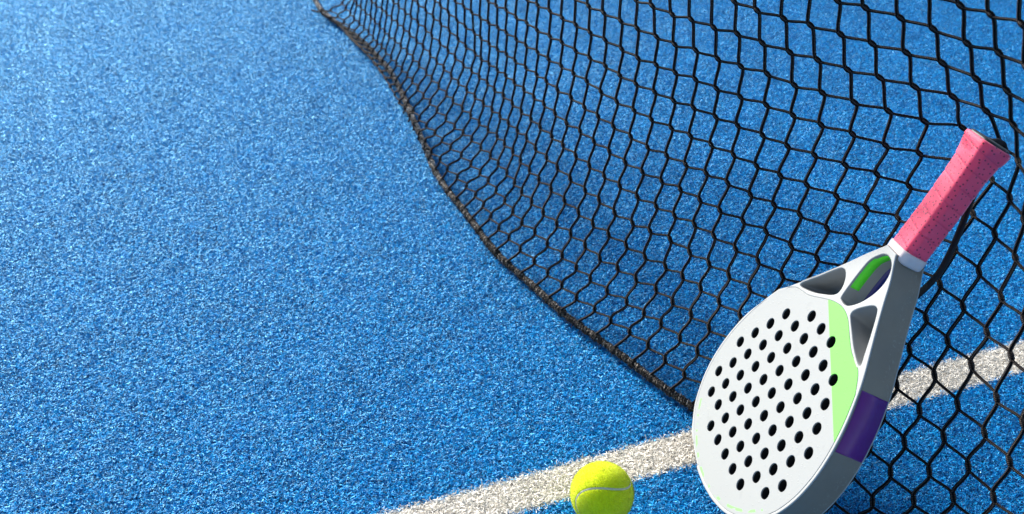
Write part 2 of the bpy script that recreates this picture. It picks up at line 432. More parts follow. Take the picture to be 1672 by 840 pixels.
# knots of the net as measured, x y z in millimetres, one line of numbers per cord
K = np.array([
 -444, 2287, 10, -419, 2264, 15, -393, 2246, 26, -367, 2235, 45, -344, 2232, 70, -326, 2232, 98, -312, 2233, 129, -302, 2234, 161, -294, 2236, 194, -286, 2239, 227, -280, 2245, 259, -273, 2253, 292, -267, 2264, 323, -261, 2277, 353, -255, 2292, 383, -249, 2309, 412, -243, 2326, 440, -237, 2343, 469, -231, 2361, 497, -225, 2379, 524,
 -418, 2265, 10, -398, 2239, 10, -375, 2217, 23, -354, 2204, 45, -337, 2199, 73, -324, 2199, 104, -312, 2200, 136, -302, 2201, 168, -292, 2203, 200, -282, 2206, 232, -273, 2212, 264, -265, 2220, 295, -257, 2232, 326, -249, 2245, 356, -243, 2261, 385, -236, 2277, 414, -229, 2295, 442, -223, 2313, 470, -216, 2331, 498, -209, 2349, 525,
 -396, 2240, 10, -378, 2212, 8, -358, 2187, 20, -341, 2172, 45, -329, 2166, 76, -319, 2166, 108, -309, 2167, 141, -299, 2168, 173, -287, 2170, 205, -276, 2173, 236, -266, 2179, 268, -256, 2188, 299, -247, 2200, 329, -238, 2214, 359, -231, 2229, 387, -223, 2246, 416, -216, 2264, 443, -209, 2282, 471, -202, 2300, 498, -194, 2319, 526,
 -378, 2212, 10, -360, 2183, 8, -343, 2157, 20, -329, 2140, 45, -320, 2135, 79, -312, 2134, 112, -303, 2134, 145, -293, 2135, 177, -281, 2137, 209, -270, 2140, 240, -258, 2146, 271, -247, 2156, 302, -237, 2167, 332, -228, 2182, 361, -219, 2198, 389, -211, 2215, 417, -203, 2233, 445, -195, 2251, 472, -187, 2270, 499, -179, 2289, 526,
 -363, 2182, 10, -346, 2153, 9, -328, 2126, 22, -314, 2109, 47, -308, 2103, 82, -302, 2102, 115, -294, 2102, 148, -285, 2102, 180, -274, 2104, 212, -262, 2108, 243, -250, 2114, 274, -238, 2123, 305, -227, 2135, 334, -217, 2150, 363, -208, 2166, 391, -199, 2183, 419, -190, 2201, 446, -182, 2220, 473, -173, 2239, 499, -165, 2258, 526,
 -351, 2151, 10, -333, 2122, 11, -315, 2095, 24, -301, 2078, 48, -294, 2073, 83, -289, 2071, 117, -283, 2070, 150, -274, 2070, 183, -264, 2072, 215, -253, 2075, 247, -241, 2081, 278, -229, 2091, 308, -218, 2103, 337, -207, 2118, 366, -197, 2134, 393, -187, 2152, 421, -178, 2170, 447, -169, 2189, 474, -160, 2208, 500, -150, 2228, 526,
 -339, 2121, 12, -320, 2091, 13, -302, 2064, 26, -287, 2047, 52, -280, 2042, 85, -276, 2040, 119, -270, 2039, 152, -263, 2038, 185, -253, 2040, 218, -243, 2043, 249, -231, 2049, 281, -219, 2059, 311, -208, 2071, 340, -197, 2086, 368, -186, 2102, 396, -176, 2120, 423, -166, 2139, 449, -156, 2158, 475, -146, 2177, 501, -136, 2197, 526,
 -323, 2091, 11, -306, 2059, 14, -289, 2032, 27, -275, 2014, 52, -268, 2010, 88, -263, 2008, 121, -257, 2007, 154, -250, 2007, 188, -242, 2008, 220, -232, 2011, 252, -221, 2017, 284, -209, 2026, 314, -198, 2039, 343, -186, 2054, 371, -175, 2070, 399, -164, 2088, 425, -154, 2107, 451, -143, 2127, 476, -133, 2146, 502, -122, 2166, 527,
 -306, 2059, 11, -291, 2027, 15, -276, 1999, 29, -263, 1981, 55, -256, 1978, 90, -249, 1977, 124, -244, 1976, 157, -238, 1976, 190, -230, 1976, 223, -221, 1979, 256, -210, 1985, 287, -199, 1994, 317, -188, 2007, 347, -176, 2022, 375, -164, 2038, 402, -153, 2057, 428, -142, 2076, 453, -131, 2095, 478, -120, 2115, 503, -109, 2135, 528,
 -290, 2026, 11, -277, 1993, 16, -263, 1966, 33, -251, 1950, 61, -242, 1945, 92, -237, 1946, 128, -232, 1945, 160, -226, 1944, 193, -219, 1945, 226, -210, 1947, 259, -200, 1953, 290, -189, 1962, 321, -177, 1975, 350, -166, 1990, 378, -154, 2007, 405, -142, 2025, 431, -131, 2044, 456, -119, 2064, 481, -107, 2084, 505, -96, 2104, 529,
 -275, 1992, 11, -263, 1959, 17, -250, 1933, 35, -239, 1917, 63, -230, 1913, 95, -224, 1914, 129, -219, 1913, 162, -214, 1913, 196, -207, 1913, 229, -199, 1916, 261, -189, 1921, 293, -178, 1930, 324, -167, 1943, 353, -155, 1958, 381, -143, 1975, 408, -132, 1993, 433, -120, 2012, 458, -108, 2032, 483, -95, 2052, 507, -83, 2073, 531,
 -261, 1957, 11, -250, 1924, 18, -238, 1898, 36, -226, 1884, 64, -217, 1882, 99, -211, 1883, 132, -206, 1882, 165, -201, 1881, 198, -195, 1882, 231, -187, 1884, 264, -178, 1889, 296, -168, 1898, 327, -157, 1911, 356, -145, 1926, 384, -133, 1943, 411, -121, 1961, 437, -109, 1980, 461, -97, 2000, 486, -84, 2021, 509, -71, 2041, 533,
 -246, 1920, 11, -238, 1887, 19, -225, 1862, 38, -213, 1851, 67, -203, 1850, 101, -196, 1852, 134, -192, 1851, 165, -188, 1850, 199, -183, 1850, 233, -176, 1852, 266, -167, 1857, 298, -157, 1866, 329, -147, 1878, 359, -135, 1893, 387, -124, 1910, 414, -111, 1929, 439, -99, 1948, 464, -86, 1968, 488, -73, 1989, 511, -60, 2010, 534,
 -233, 1881, 10, -226, 1849, 20, -213, 1827, 41, -200, 1817, 70, -189, 1819, 104, -182, 1821, 136, -178, 1821, 168, -175, 1819, 202, -171, 1818, 235, -164, 1820, 268, -156, 1825, 300, -147, 1834, 332, -137, 1846, 361, -126, 1861, 390, -114, 1878, 417, -102, 1896, 442, -90, 1916, 467, -76, 1936, 490, -63, 1957, 513, -49, 1978, 536,
 -220, 1841, 9, -215, 1811, 22, -202, 1791, 44, -187, 1784, 73, -176, 1786, 105, -168, 1789, 136, -164, 1790, 169, -162, 1789, 203, -158, 1787, 236, -152, 1789, 269, -145, 1793, 302, -137, 1802, 333, -127, 1814, 363, -117, 1829, 392, -105, 1845, 419, -93, 1864, 444, -81, 1883, 468, -67, 1904, 492, -54, 1924, 515, -40, 1945, 537,
 -208, 1802, 9, -203, 1774, 25, -191, 1755, 48, -175, 1751, 76, -162, 1754, 105, -154, 1759, 136, -149, 1760, 168, -147, 1759, 203, -143, 1756, 235, -139, 1757, 268, -134, 1762, 301, -127, 1770, 333, -118, 1781, 364, -108, 1796, 393, -97, 1813, 420, -85, 1831, 445, -72, 1851, 470, -59, 1871, 493, -45, 1892, 516, -31, 1912, 539,
 -196, 1763, 8, -191, 1739, 28, -182, 1719, 49, -163, 1717, 77, -148, 1723, 104, -140, 1728, 135, -136, 1729, 168, -132, 1729, 201, -129, 1725, 233, -127, 1726, 267, -123, 1730, 301, -117, 1737, 333, -109, 1749, 364, -100, 1763, 393, -89, 1780, 420, -77, 1798, 446, -65, 1818, 470, -52, 1838, 494, -38, 1859, 517, -24, 1880, 540,
 -184, 1727, 9, -179, 1704, 30, -170, 1684, 51, -151, 1684, 78, -136, 1692, 106, -127, 1697, 135, -121, 1699, 167, -118, 1698, 201, -117, 1695, 234, -115, 1694, 267, -112, 1697, 300, -107, 1705, 333, -100, 1716, 364, -91, 1731, 393, -81, 1747, 420, -70, 1766, 446, -57, 1785, 471, -44, 1805, 495, -31, 1826, 518, -17, 1846, 541,
 -172, 1692, 9, -169, 1668, 30, -157, 1650, 52, -138, 1653, 81, -123, 1660, 106, -114, 1667, 136, -106, 1668, 167, -102, 1668, 201, -102, 1665, 233, -102, 1663, 266, -101, 1666, 299, -97, 1673, 332, -91, 1684, 363, -83, 1698, 393, -73, 1714, 420, -62, 1733, 447, -50, 1752, 472, -38, 1772, 496, -24, 1793, 519, -11, 1813, 542,
 -161, 1656, 9, -158, 1632, 31, -143, 1618, 54, -124, 1621, 81, -109, 1630, 106, -100, 1636, 136, -92, 1638, 167, -87, 1637, 199, -88, 1634, 232, -89, 1632, 263, -89, 1634, 298, -86, 1641, 331, -81, 1651, 363, -73, 1665, 393, -64, 1682, 421, -54, 1700, 448, -43, 1719, 473, -31, 1739, 498, -18, 1759, 521, -4, 1780, 544,
 -150, 1619, 9, -145, 1599, 34, -127, 1588, 55, -108, 1591, 80, -96, 1599, 108, -86, 1606, 136, -78, 1607, 166, -73, 1606, 199, -73, 1604, 232, -75, 1602, 266, -76, 1604, 300, -74, 1609, 333, -70, 1620, 364, -63, 1633, 395, -55, 1649, 423, -46, 1667, 450, -35, 1686, 476, -24, 1706, 501, -11, 1727, 525, 2, 1747, 548,
 -139, 1582, 9, -132, 1564, 33, -113, 1558, 58, -93, 1561, 80, -80, 1569, 108, -72, 1576, 138, -64, 1578, 169, -58, 1575, 199, -59, 1574, 234, -61, 1572, 267, -62, 1573, 301, -61, 1578, 334, -58, 1588, 366, -53, 1601, 397, -46, 1617, 426, -37, 1635, 453, -27, 1654, 479, -16, 1674, 504, -4, 1694, 529, 8, 1714, 552,
 -126, 1547, 9, -116, 1533, 35, -98, 1528, 60, -78, 1532, 84, -65, 1539, 110, -58, 1545, 140, -51, 1548, 172, -47, 1544, 203, -47, 1543, 237, -48, 1542, 270, -48, 1542, 303, -48, 1547, 336, -46, 1556, 369, -42, 1569, 400, -36, 1585, 429, -28, 1603, 457, -19, 1622, 483, -9, 1641, 509, 3, 1661, 534, 15, 1682, 557,
 -113, 1513, 9, -102, 1502, 35, -80, 1500, 60, -63, 1504, 86, -51, 1509, 112, -44, 1514, 143, -38, 1517, 176, -35, 1515, 208, -34, 1513, 240, -34, 1512, 273, -35, 1512, 306, -35, 1516, 339, -33, 1525, 372, -30, 1538, 403, -25, 1553, 433, -18, 1571, 461, -10, 1589, 488, 0, 1609, 514, 10, 1629, 539, 22, 1649, 563,
 -101, 1482, 9, -85, 1474, 36, -64, 1471, 60, -48, 1474, 87, -37, 1479, 115, -30, 1484, 146, -26, 1485, 178, -22, 1484, 211, -21, 1483, 243, -21, 1482, 277, -22, 1481, 310, -22, 1486, 343, -21, 1494, 376, -18, 1507, 407, -14, 1522, 437, -8, 1539, 465, -1, 1557, 493, 8, 1577, 519, 18, 1596, 544, 29, 1617, 569,
 -87, 1452, 10, -70, 1444, 36, -49, 1442, 61, -33, 1444, 89, -23, 1449, 119, -18, 1453, 150, -13, 1455, 182, -9, 1454, 214, -8, 1453, 248, -8, 1452, 281, -8, 1452, 314, -8, 1455, 347, -7, 1463, 379, -6, 1475, 411, -3, 1490, 441, 2, 1507, 469, 9, 1525, 497, 16, 1544, 524, 26, 1564, 549, 37, 1584, 574,
 -74, 1423, 10, -56, 1415, 37, -36, 1412, 63, -21, 1413, 91, -11, 1419, 122, -5, 1423, 153, 0, 1423, 184, 4, 1424, 217, 5, 1423, 250, 6, 1423, 283, 6, 1421, 315, 6, 1424, 349, 6, 1432, 381, 7, 1444, 413, 9, 1459, 443, 13, 1475, 472, 18, 1493, 501, 25, 1512, 528, 34, 1531, 554, 44, 1551, 579,
 -61, 1392, 10, -43, 1384, 37, -24, 1381, 64, -8, 1383, 92, 1, 1388, 123, 8, 1393, 155, 13, 1393, 186, 17, 1394, 220, 19, 1394, 252, 19, 1393, 286, 20, 1392, 318, 20, 1394, 350, 19, 1401, 383, 19, 1413, 415, 21, 1427, 446, 24, 1444, 475, 28, 1461, 504, 34, 1480, 531, 42, 1499, 558, 51, 1519, 584,
 -49, 1361, 10, -31, 1354, 37, -11, 1350, 64, 4, 1352, 93, 12, 1358, 125, 20, 1363, 159, 26, 1362, 189, 30, 1363, 222, 33, 1364, 255, 34, 1364, 288, 34, 1362, 320, 34, 1364, 353, 33, 1371, 386, 32, 1382, 418, 33, 1396, 449, 35, 1412, 478, 39, 1429, 507, 44, 1448, 535, 51, 1467, 562, 59, 1486, 588,
 -36, 1332, 10, -19, 1322, 36, 1, 1319, 65, 14, 1321, 95, 25, 1327, 127, 33, 1331, 159, 39, 1332, 191, 44, 1334, 224, 46, 1335, 258, 48, 1334, 289, 50, 1333, 322, 49, 1335, 356, 47, 1341, 389, 46, 1351, 421, 45, 1365, 452, 47, 1381, 481, 50, 1398, 510, 54, 1416, 538, 60, 1435, 566, 67, 1454, 593,
 -23, 1302, 10, -4, 1292, 38, 14, 1288, 65, 28, 1292, 97, 37, 1297, 129, 47, 1301, 160, 53, 1302, 192, 57, 1304, 225, 60, 1306, 259, 64, 1306, 292, 64, 1305, 325, 64, 1305, 358, 62, 1311, 391, 60, 1321, 423, 59, 1334, 454, 59, 1350, 484, 61, 1366, 513, 65, 1384, 541, 70, 1403, 569, 75, 1422, 597,
 -6, 1272, 10, 12, 1262, 37, 31, 1260, 67, 43, 1262, 97, 53, 1268, 130, 61, 1271, 162, 67, 1272, 194, 72, 1274, 226, 76, 1277, 260, 79, 1277, 294, 80, 1276, 326, 79, 1276, 359, 77, 1281, 392, 74, 1291, 424, 73, 1304, 455, 73, 1319, 486, 74, 1335, 515, 76, 1353, 544, 80, 1371, 572, 85, 1389, 600,
 13, 1244, 10, 31, 1232, 36, 48, 1231, 66, 61, 1234, 96, 70, 1239, 129, 77, 1241, 161, 83, 1243, 194, 88, 1246, 228, 92, 1248, 260, 94, 1249, 295, 96, 1248, 327, 95, 1248, 360, 93, 1252, 392, 90, 1261, 425, 88, 1274, 456, 87, 1289, 487, 87, 1305, 517, 88, 1321, 546, 90, 1339, 575, 94, 1357, 603,
 32, 1213, 9, 48, 1203, 36, 67, 1203, 65, 78, 1206, 97, 87, 1210, 128, 94, 1212, 160, 99, 1216, 194, 104, 1218, 227, 108, 1220, 261, 110, 1220, 294, 113, 1220, 328, 112, 1221, 361, 109, 1224, 394, 107, 1233, 426, 104, 1245, 457, 101, 1259, 488, 100, 1274, 518, 100, 1290, 547, 102, 1308, 576, 105, 1326, 605,
 50, 1184, 10, 66, 1174, 36, 84, 1174, 65, 95, 1178, 96, 104, 1180, 127, 111, 1184, 161, 116, 1187, 194, 121, 1190, 227, 125, 1192, 261, 127, 1192, 294, 129, 1193, 328, 129, 1193, 361, 127, 1196, 394, 124, 1204, 426, 119, 1215, 458, 116, 1229, 489, 114, 1244, 519, 113, 1260, 549, 114, 1277, 578, 116, 1294, 607,
 65, 1155, 10, 84, 1146, 36, 102, 1147, 65, 113, 1149, 95, 122, 1154, 129, 128, 1155, 160, 133, 1160, 195, 138, 1162, 227, 143, 1164, 260, 145, 1165, 295, 146, 1166, 328, 146, 1166, 361, 143, 1169, 395, 140, 1176, 427, 135, 1186, 459, 131, 1199, 490, 128, 1214, 520, 127, 1229, 550, 127, 1246, 580, 129, 1264, 609,
 87, 1129, 10, 106, 1120, 36, 121, 1120, 65, 133, 1124, 97, 142, 1127, 128, 148, 1129, 160, 152, 1134, 195, 157, 1136, 228, 161, 1136, 261, 163, 1139, 296, 164, 1139, 330, 164, 1140, 363, 162, 1142, 396, 155, 1147, 430, 150, 1157, 461, 146, 1170, 492, 143, 1184, 523, 142, 1200, 553, 141, 1216, 582, 142, 1233, 611,
 108, 1101, 10, 125, 1094, 37, 143, 1094, 66, 154, 1098, 97, 163, 1101, 129, 167, 1105, 164, 172, 1108, 196, 176, 1110, 229, 180, 1111, 263, 183, 1113, 297, 183, 1114, 331, 182, 1114, 365, 179, 1115, 398, 174, 1120, 430, 168, 1130, 463, 162, 1142, 494, 159, 1156, 525, 157, 1171, 556, 157, 1187, 585, 157, 1204, 615,
 129, 1075, 10, 146, 1068, 39, 163, 1068, 68, 175, 1073, 100, 184, 1076, 132, 188, 1081, 167, 191, 1083, 199, 195, 1085, 233, 199, 1085, 265, 202, 1088, 300, 202, 1089, 334, 201, 1089, 368, 198, 1089, 401, 191, 1094, 434, 185, 1103, 466, 180, 1115, 497, 176, 1128, 528, 174, 1142, 559, 173, 1158, 589, 172, 1175, 618,
 151, 1048, 10, 166, 1040, 40, 180, 1041, 71, 192, 1045, 101, 202, 1050, 134, 208, 1053, 166, 210, 1058, 201, 214, 1059, 233, 218, 1060, 267, 221, 1063, 301, 222, 1065, 335, 220, 1064, 368, 217, 1064, 402, 211, 1068, 435, 205, 1077, 468, 199, 1088, 499, 195, 1101, 531, 192, 1115, 561, 189, 1130, 592, 188, 1146, 621,
 170, 1020, 10, 184, 1012, 39, 199, 1013, 71, 210, 1018, 103, 219, 1023, 136, 226, 1027, 168, 230, 1033, 201, 233, 1035, 234, 238, 1037, 268, 241, 1039, 301, 242, 1041, 336, 241, 1041, 370, 238, 1040, 404, 231, 1044, 437, 225, 1052, 469, 219, 1063, 501, 214, 1074, 532, 210, 1087, 563, 207, 1102, 594, 204, 1117, 624,
 190, 991, 10, 203, 984, 39, 216, 986, 72, 227, 990, 104, 236, 996, 136, 244, 1002, 168, 250, 1008, 200, 255, 1013, 233, 259, 1015, 266, 262, 1017, 300, 264, 1019, 335, 263, 1019, 370, 260, 1018, 404, 252, 1021, 437, 244, 1028, 469, 238, 1038, 501, 233, 1048, 534, 229, 1061, 565, 225, 1074, 596, 221, 1089, 626,
 214, 967, 11, 226, 959, 40, 237, 959, 72, 246, 963, 104, 255, 969, 135, 263, 977, 168, 270, 985, 199, 276, 992, 232, 281, 995, 264, 284, 998, 298, 287, 999, 332, 287, 999, 368, 284, 998, 401, 275, 1000, 435, 266, 1006, 469, 259, 1013, 502, 253, 1023, 535, 247, 1034, 566, 242, 1047, 597, 238, 1061, 627,
 235, 938, 10, 249, 934, 41, 259, 933, 72, 268, 937, 103, 276, 944, 134, 284, 954, 164, 293, 964, 194, 300, 973, 226, 305, 979, 261, 309, 982, 295, 312, 983, 330, 313, 982, 365, 308, 980, 401, 298, 981, 435, 287, 985, 469, 280, 990, 502, 273, 997, 535, 266, 1007, 567, 260, 1019, 598, 255, 1033, 628,
 251, 906, 10, 268, 905, 43, 281, 906, 74, 290, 911, 104, 298, 919, 134, 307, 932, 162, 317, 947, 189, 326, 959, 219, 332, 964, 254, 337, 969, 290, 341, 971, 325, 341, 968, 362, 336, 965, 398, 323, 964, 433, 311, 965, 468, 302, 966, 500, 293, 972, 534, 285, 980, 567, 278, 991, 599, 273, 1005, 630,
 265, 873, 10, 285, 874, 46, 300, 878, 78, 311, 884, 107, 319, 893, 135, 329, 909, 162, 344, 935, 181, 357, 956, 206, 359, 952, 248, 367, 958, 282, 373, 966, 317, 373, 958, 354, 367, 955, 393, 351, 951, 430, 336, 947, 466, 322, 944, 501, 313, 946, 535, 304, 953, 568, 296, 964, 600, 290, 977, 630,
 278, 840, 10, 300, 842, 48, 316, 847, 81, 328, 854, 110, 337, 863, 139, 347, 876, 167, 359, 894, 193, 372, 912, 220, 384, 929, 248, 398, 949, 275, 411, 971, 300, 408, 955, 347, 404, 952, 383, 382, 940, 426, 362, 929, 464, 347, 922, 501, 334, 921, 535, 323, 926, 568, 314, 935, 600, 307, 948, 630,
 292, 809, 10, 313, 810, 49, 330, 814, 82, 342, 821, 112, 351, 830, 142, 361, 841, 172, 373, 856, 201, 386, 872, 229, 399, 889, 257, 413, 907, 286, 428, 924, 314, 440, 938, 345, 451, 970, 367, 415, 928, 420, 389, 909, 462, 370, 899, 499, 355, 895, 533, 343, 898, 566, 332, 906, 598, 324, 918, 629,
 309, 779, 10, 326, 777, 48, 341, 779, 81, 353, 786, 112, 363, 795, 143, 373, 805, 174, 384, 819, 204, 398, 833, 233, 410, 848, 263, 423, 864, 293, 439, 879, 322, 455, 893, 352, 464, 906, 379, 432, 891, 423, 409, 877, 461, 390, 869, 497, 374, 865, 532, 360, 869, 566, 349, 876, 598, 340, 888, 629,
 327, 748, 10, 339, 745, 45, 351, 745, 76, 363, 751, 109, 373, 760, 141, 384, 769, 172, 395, 781, 204, 406, 795, 234, 418, 808, 264, 430, 821, 294, 441, 834, 327, 450, 843, 360, 451, 848, 395, 436, 845, 431, 419, 838, 467, 402, 834, 502, 387, 834, 536, 375, 837, 569, 364, 845, 601, 355, 857, 632,
 344, 717, 10, 354, 714, 43, 365, 714, 74, 376, 719, 106, 386, 725, 137, 395, 734, 170, 405, 744, 201, 415, 759, 234, 426, 770, 264, 435, 780, 295, 442, 790, 330, 444, 797, 364, 441, 801, 399, 434, 801, 435, 422, 799, 470, 410, 798, 505, 397, 800, 540, 387, 804, 572, 378, 813, 604, 370, 826, 635,
 357, 685, 10, 368, 683, 41, 379, 683, 73, 389, 687, 104, 398, 692, 136, 406, 699, 167, 416, 709, 198, 425, 721, 229, 434, 734, 264, 439, 742, 297, 442, 749, 330, 440, 755, 364, 436, 758, 399, 431, 759, 434, 424, 760, 470, 416, 761, 505, 408, 765, 539, 400, 772, 572, 393, 782, 604, 386, 795, 635,
 367, 652, 10, 380, 651, 40, 391, 652, 71, 401, 654, 102, 409, 658, 133, 417, 664, 164, 426, 675, 196, 434, 687, 229, 440, 698, 262, 443, 705, 295, 443, 711, 328, 440, 716, 362, 436, 719, 396, 433, 721, 431, 428, 723, 466, 424, 726, 501, 418, 731, 535, 413, 739, 569, 408, 750, 601, 403, 765, 631,
 372, 619, 10, 388, 618, 39, 401, 619, 69, 412, 622, 100, 421, 626, 132, 429, 632, 163, 436, 641, 195, 442, 653, 227, 445, 662, 259, 446, 669, 292, 445, 674, 325, 443, 679, 359, 440, 682, 393, 438, 685, 428, 435, 688, 462, 433, 692, 497, 431, 699, 531, 428, 708, 564, 424, 720, 595, 420, 735, 626,
 375, 585, 10, 393, 585, 38, 409, 586, 67, 421, 589, 98, 432, 593, 129, 440, 600, 160, 446, 608, 192, 450, 618, 224, 451, 627, 256, 451, 634, 289, 450, 639, 322, 449, 643, 356, 447, 647, 390, 446, 650, 424, 445, 654, 458, 445, 660, 492, 445, 667, 525, 444, 678, 558, 442, 691, 589, 439, 707, 619,
 377, 551, 10, 397, 551, 36, 415, 553, 65, 430, 556, 94, 442, 561, 125, 451, 567, 156, 456, 576, 188, 458, 585, 220, 459, 593, 252, 459, 600, 285, 458, 605, 318, 457, 610, 352, 457, 614, 386, 457, 618, 420, 458, 622, 454, 460, 628, 487, 461, 637, 520, 461, 649, 552, 460, 663, 583, 459, 680, 613,
 377, 517, 10, 400, 517, 35, 420, 519, 61, 437, 523, 90, 451, 528, 120, 460, 535, 151, 465, 543, 183, 468, 552, 215, 468, 561, 248, 468, 567, 281, 467, 572, 314, 468, 577, 348, 469, 582, 382, 471, 586, 415, 474, 592, 449, 476, 599, 482, 478, 608, 515, 480, 621, 547, 480, 636, 577, 480, 654, 606,
], float).reshape(NI, NJ, 3)/10.0

net = bpy.data.objects.new("padel_net", None); COL.objects.link(net)
tag(net, "slack black knotted net with a frayed bottom rope hanging behind the racket", "net")
H = np.zeros_like(K); H[1:-1] = (K[2:]-K[:-2])/2; H[0] = K[1]-K[0]; H[-1] = K[-1]-K[-2]
Vv = np.zeros_like(K); Vv[:, 1:-1] = (K[:, 2:]-K[:, :-2])/2; Vv[:, 0] = K[:, 1]-K[:, 0]; Vv[:, -1] = K[:, -1]-K[:, -2]
rngn = np.random.default_rng(3)
jit = rngn.normal(0, .035, K.shape)
Kj = K + jit
kvb = np.interp(np.arange(NJ), [3, 10], [.095, .045])[None, :, None]
kv = H*0.08 - Vv*kvb                     # half of each knot's length, along the fabric
A = Kj - kv; B = Kj + kv
tb = Tubes()
for i in range(NI):
    for j in range(NJ):
        d = kv[i, j]/np.linalg.norm(kv[i, j])
        if j > 0:
            # knot: thickened crossing of the two cords
            p = np.stack([A[i, j]-d*.10, A[i, j]+d*.08, Kj[i, j], B[i, j]-d*.08, B[i, j]+d*.10])
            tb.add(p, np.array([.16, .245, .285, .245, .16]), 8, rngn.uniform(0, 1))
        # cord going down to the row below
        if j > 0:
            e = A[i, j-1] if j > 1 else Kj[i, 0]
            p0, p1 = B[i, j], e
            c = p1-p0
            L_ = np.linalg.norm(c)
            d2 = kv[i, j-1]/np.linalg.norm(kv[i, j-1])
            s = float(np.interp(j, [2, 9], [.55, .18])) if j > 1 else .25
            w = 1.0
            p = hermite(p0, p1, c*(1-s)*.9 + d*L_*s*w, c*(1-s)*.9 + d2*L_*s*w*(1 if j > 1 else .2), 8)
            tb.add(p, .192, 7, rngn.uniform(0, 1))
        # cord going right
        if i < NI-1 and j > 0:
            p0, p1 = B[i, j], A[i+1, j]
            c = p1-p0; L_ = np.linalg.norm(c)
            d2 = kv[i+1, j]/np.linalg.norm(kv[i+1, j])
            p = hermite(p0, p1, c*.8 + d*L_*.18, c*.8 + d2*L_*.18, 6)
            tb.add(p, .145, 7, rngn.uniform(0, 1))
link("netting", tb.mesh("netting"), net, (CORD,))

# bottom rope lying on the turf: laid strands, lashing turns and frayed fibres
RP = np.array([[-59.25, 293.92, 0.42], [-54.54, 274.49, 0.42], [-49.84, 255.05, 0.42], [-48.53, 249.63, 0.42], [-46.72, 242.71, 0.42], [-44.76, 236.49, 0.42], [-42.04, 229.37, 0.42], [-38.11, 222.59, 0.42], [-35.11, 217.89, 0.42], [-32.35, 213.35, 0.42], [-29.18, 207.96, 0.42], [-27.04, 203.1, 0.42], [-24.4, 197.51, 0.42], [-22.55, 191.86, 0.42], [-20.9, 186.45, 0.42], [-18.6, 177.87, 0.42], [-16.9, 171.58, 0.42], [-15.43, 166.09, 0.42], [-14.02, 160.63, 0.42], [-12.54, 154.81, 0.42], [-10.05, 148.16, 0.42], [-8.7, 145.23, 0.42], [-7.38, 142.25, 0.42], [-6.12, 139.18, 0.42], [-4.89, 136.15, 0.42], [-3.62, 133.17, 0.42], [-2.21, 130.18, 0.42], [-0.56, 127.23, 0.42], [1.3, 124.31, 0.42], [3.18, 121.37, 0.42], [4.93, 118.43, 0.42], [6.69, 115.59, 0.42], [8.7, 112.85, 0.42], [10.84, 110.16, 0.42], [12.94, 107.48, 0.42], [15.01, 104.76, 0.42], [17.02, 101.97, 0.42], [19.12, 99.25, 0.42], [21.33, 96.6, 0.42], [23.37, 93.76, 0.42], [25.07, 90.6, 0.42], [26.51, 87.31, 0.42], [27.86, 84.05, 0.42], [29.29, 80.9, 0.42], [30.9, 77.86, 0.42], [32.64, 74.8, 0.42], [34.28, 71.66, 0.42], [35.62, 68.45, 0.42], [36.56, 65.17, 0.42], [37.14, 61.85, 0.42], [37.47, 58.5, 0.42], [37.63, 55.13, 0.42], [37.68, 51.75, 0.42]])
def catmull(P, per=10, closed=False):
    P = np.asarray(P, float); n = len(P); out = []
    idx = (lambda k: k % n) if closed else (lambda k: min(max(k, 0), n-1))
    for k in range(n if closed else n-1):
        a, b, c, d = (P[idx(k+o)] for o in (-1, 0, 1, 2))
        for t in np.arange(per)/per:
            out.append(.5*((2*b)+(-a+c)*t+(2*a-5*b+4*c-d)*t*t+(-a+3*b-3*c+d)*t**3))
    if not closed: out.append(P[-1])
    return np.array(out)
def resample(P, step):
    L = np.r_[0, np.cumsum(np.linalg.norm(np.diff(P, axis=0), axis=1))]
    s = np.arange(0, L[-1], step)
    return np.stack([np.interp(s, L, P[:, k]) for k in range(P.shape[1])], 1)
RC = resample(catmull(RP, 12), .16)
RC[:, 2] = .48
n = len(RC); sL = np.arange(n)*.16
# pale weight: far stretch painted lighter as sunlit braid with bare white core
lit_worn = np.clip((RC[:, 1]-135)/30, 0, 1)
T = np.gradient(RC, axis=0); T /= np.linalg.norm(T, axis=1)[:, None]
S_ = np.cross(T, [0, 0, 1.]); S_ /= np.linalg.norm(S_, axis=1)[:, None]
Up = np.cross(S_, T)
rt = Tubes(); att_r = []; att_w = []
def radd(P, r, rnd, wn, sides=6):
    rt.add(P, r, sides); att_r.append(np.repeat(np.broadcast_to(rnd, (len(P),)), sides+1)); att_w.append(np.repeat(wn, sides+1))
rr = np.random.default_rng(11)
lump = np.interp(np.arange(n), np.arange(0, n+8, 8), rr.uniform(.85, 1.2, len(np.arange(0, n+8, 8))))
for k in range(3):
    a = sL*2*np.pi/2.1 + k*2*np.pi/3
    P = RC + (S_*np.cos(a)[:, None] + Up*np.sin(a)[:, None])*(.22*lump)[:, None]
    radd(P, .22*lump, .25, lit_worn, 8)
for k in range(5):                           # thinner lashing yarns the other way
    a = -sL*2*np.pi/(0.95+.07*k) + k*2*np.pi/5
    P = RC + (S_*np.cos(a)[:, None] + Up*np.sin(a)[:, None])*(.43*lump)[:, None]
    radd(P, .075, .55+.09*k, lit_worn, 5)
OUTSIGN = -1.0 if float(S_[n//2]@np.array([1.0, .5, 0])) > 0 else 1.0
fib = 7500
ci = rr.integers(2, n-2, fib)
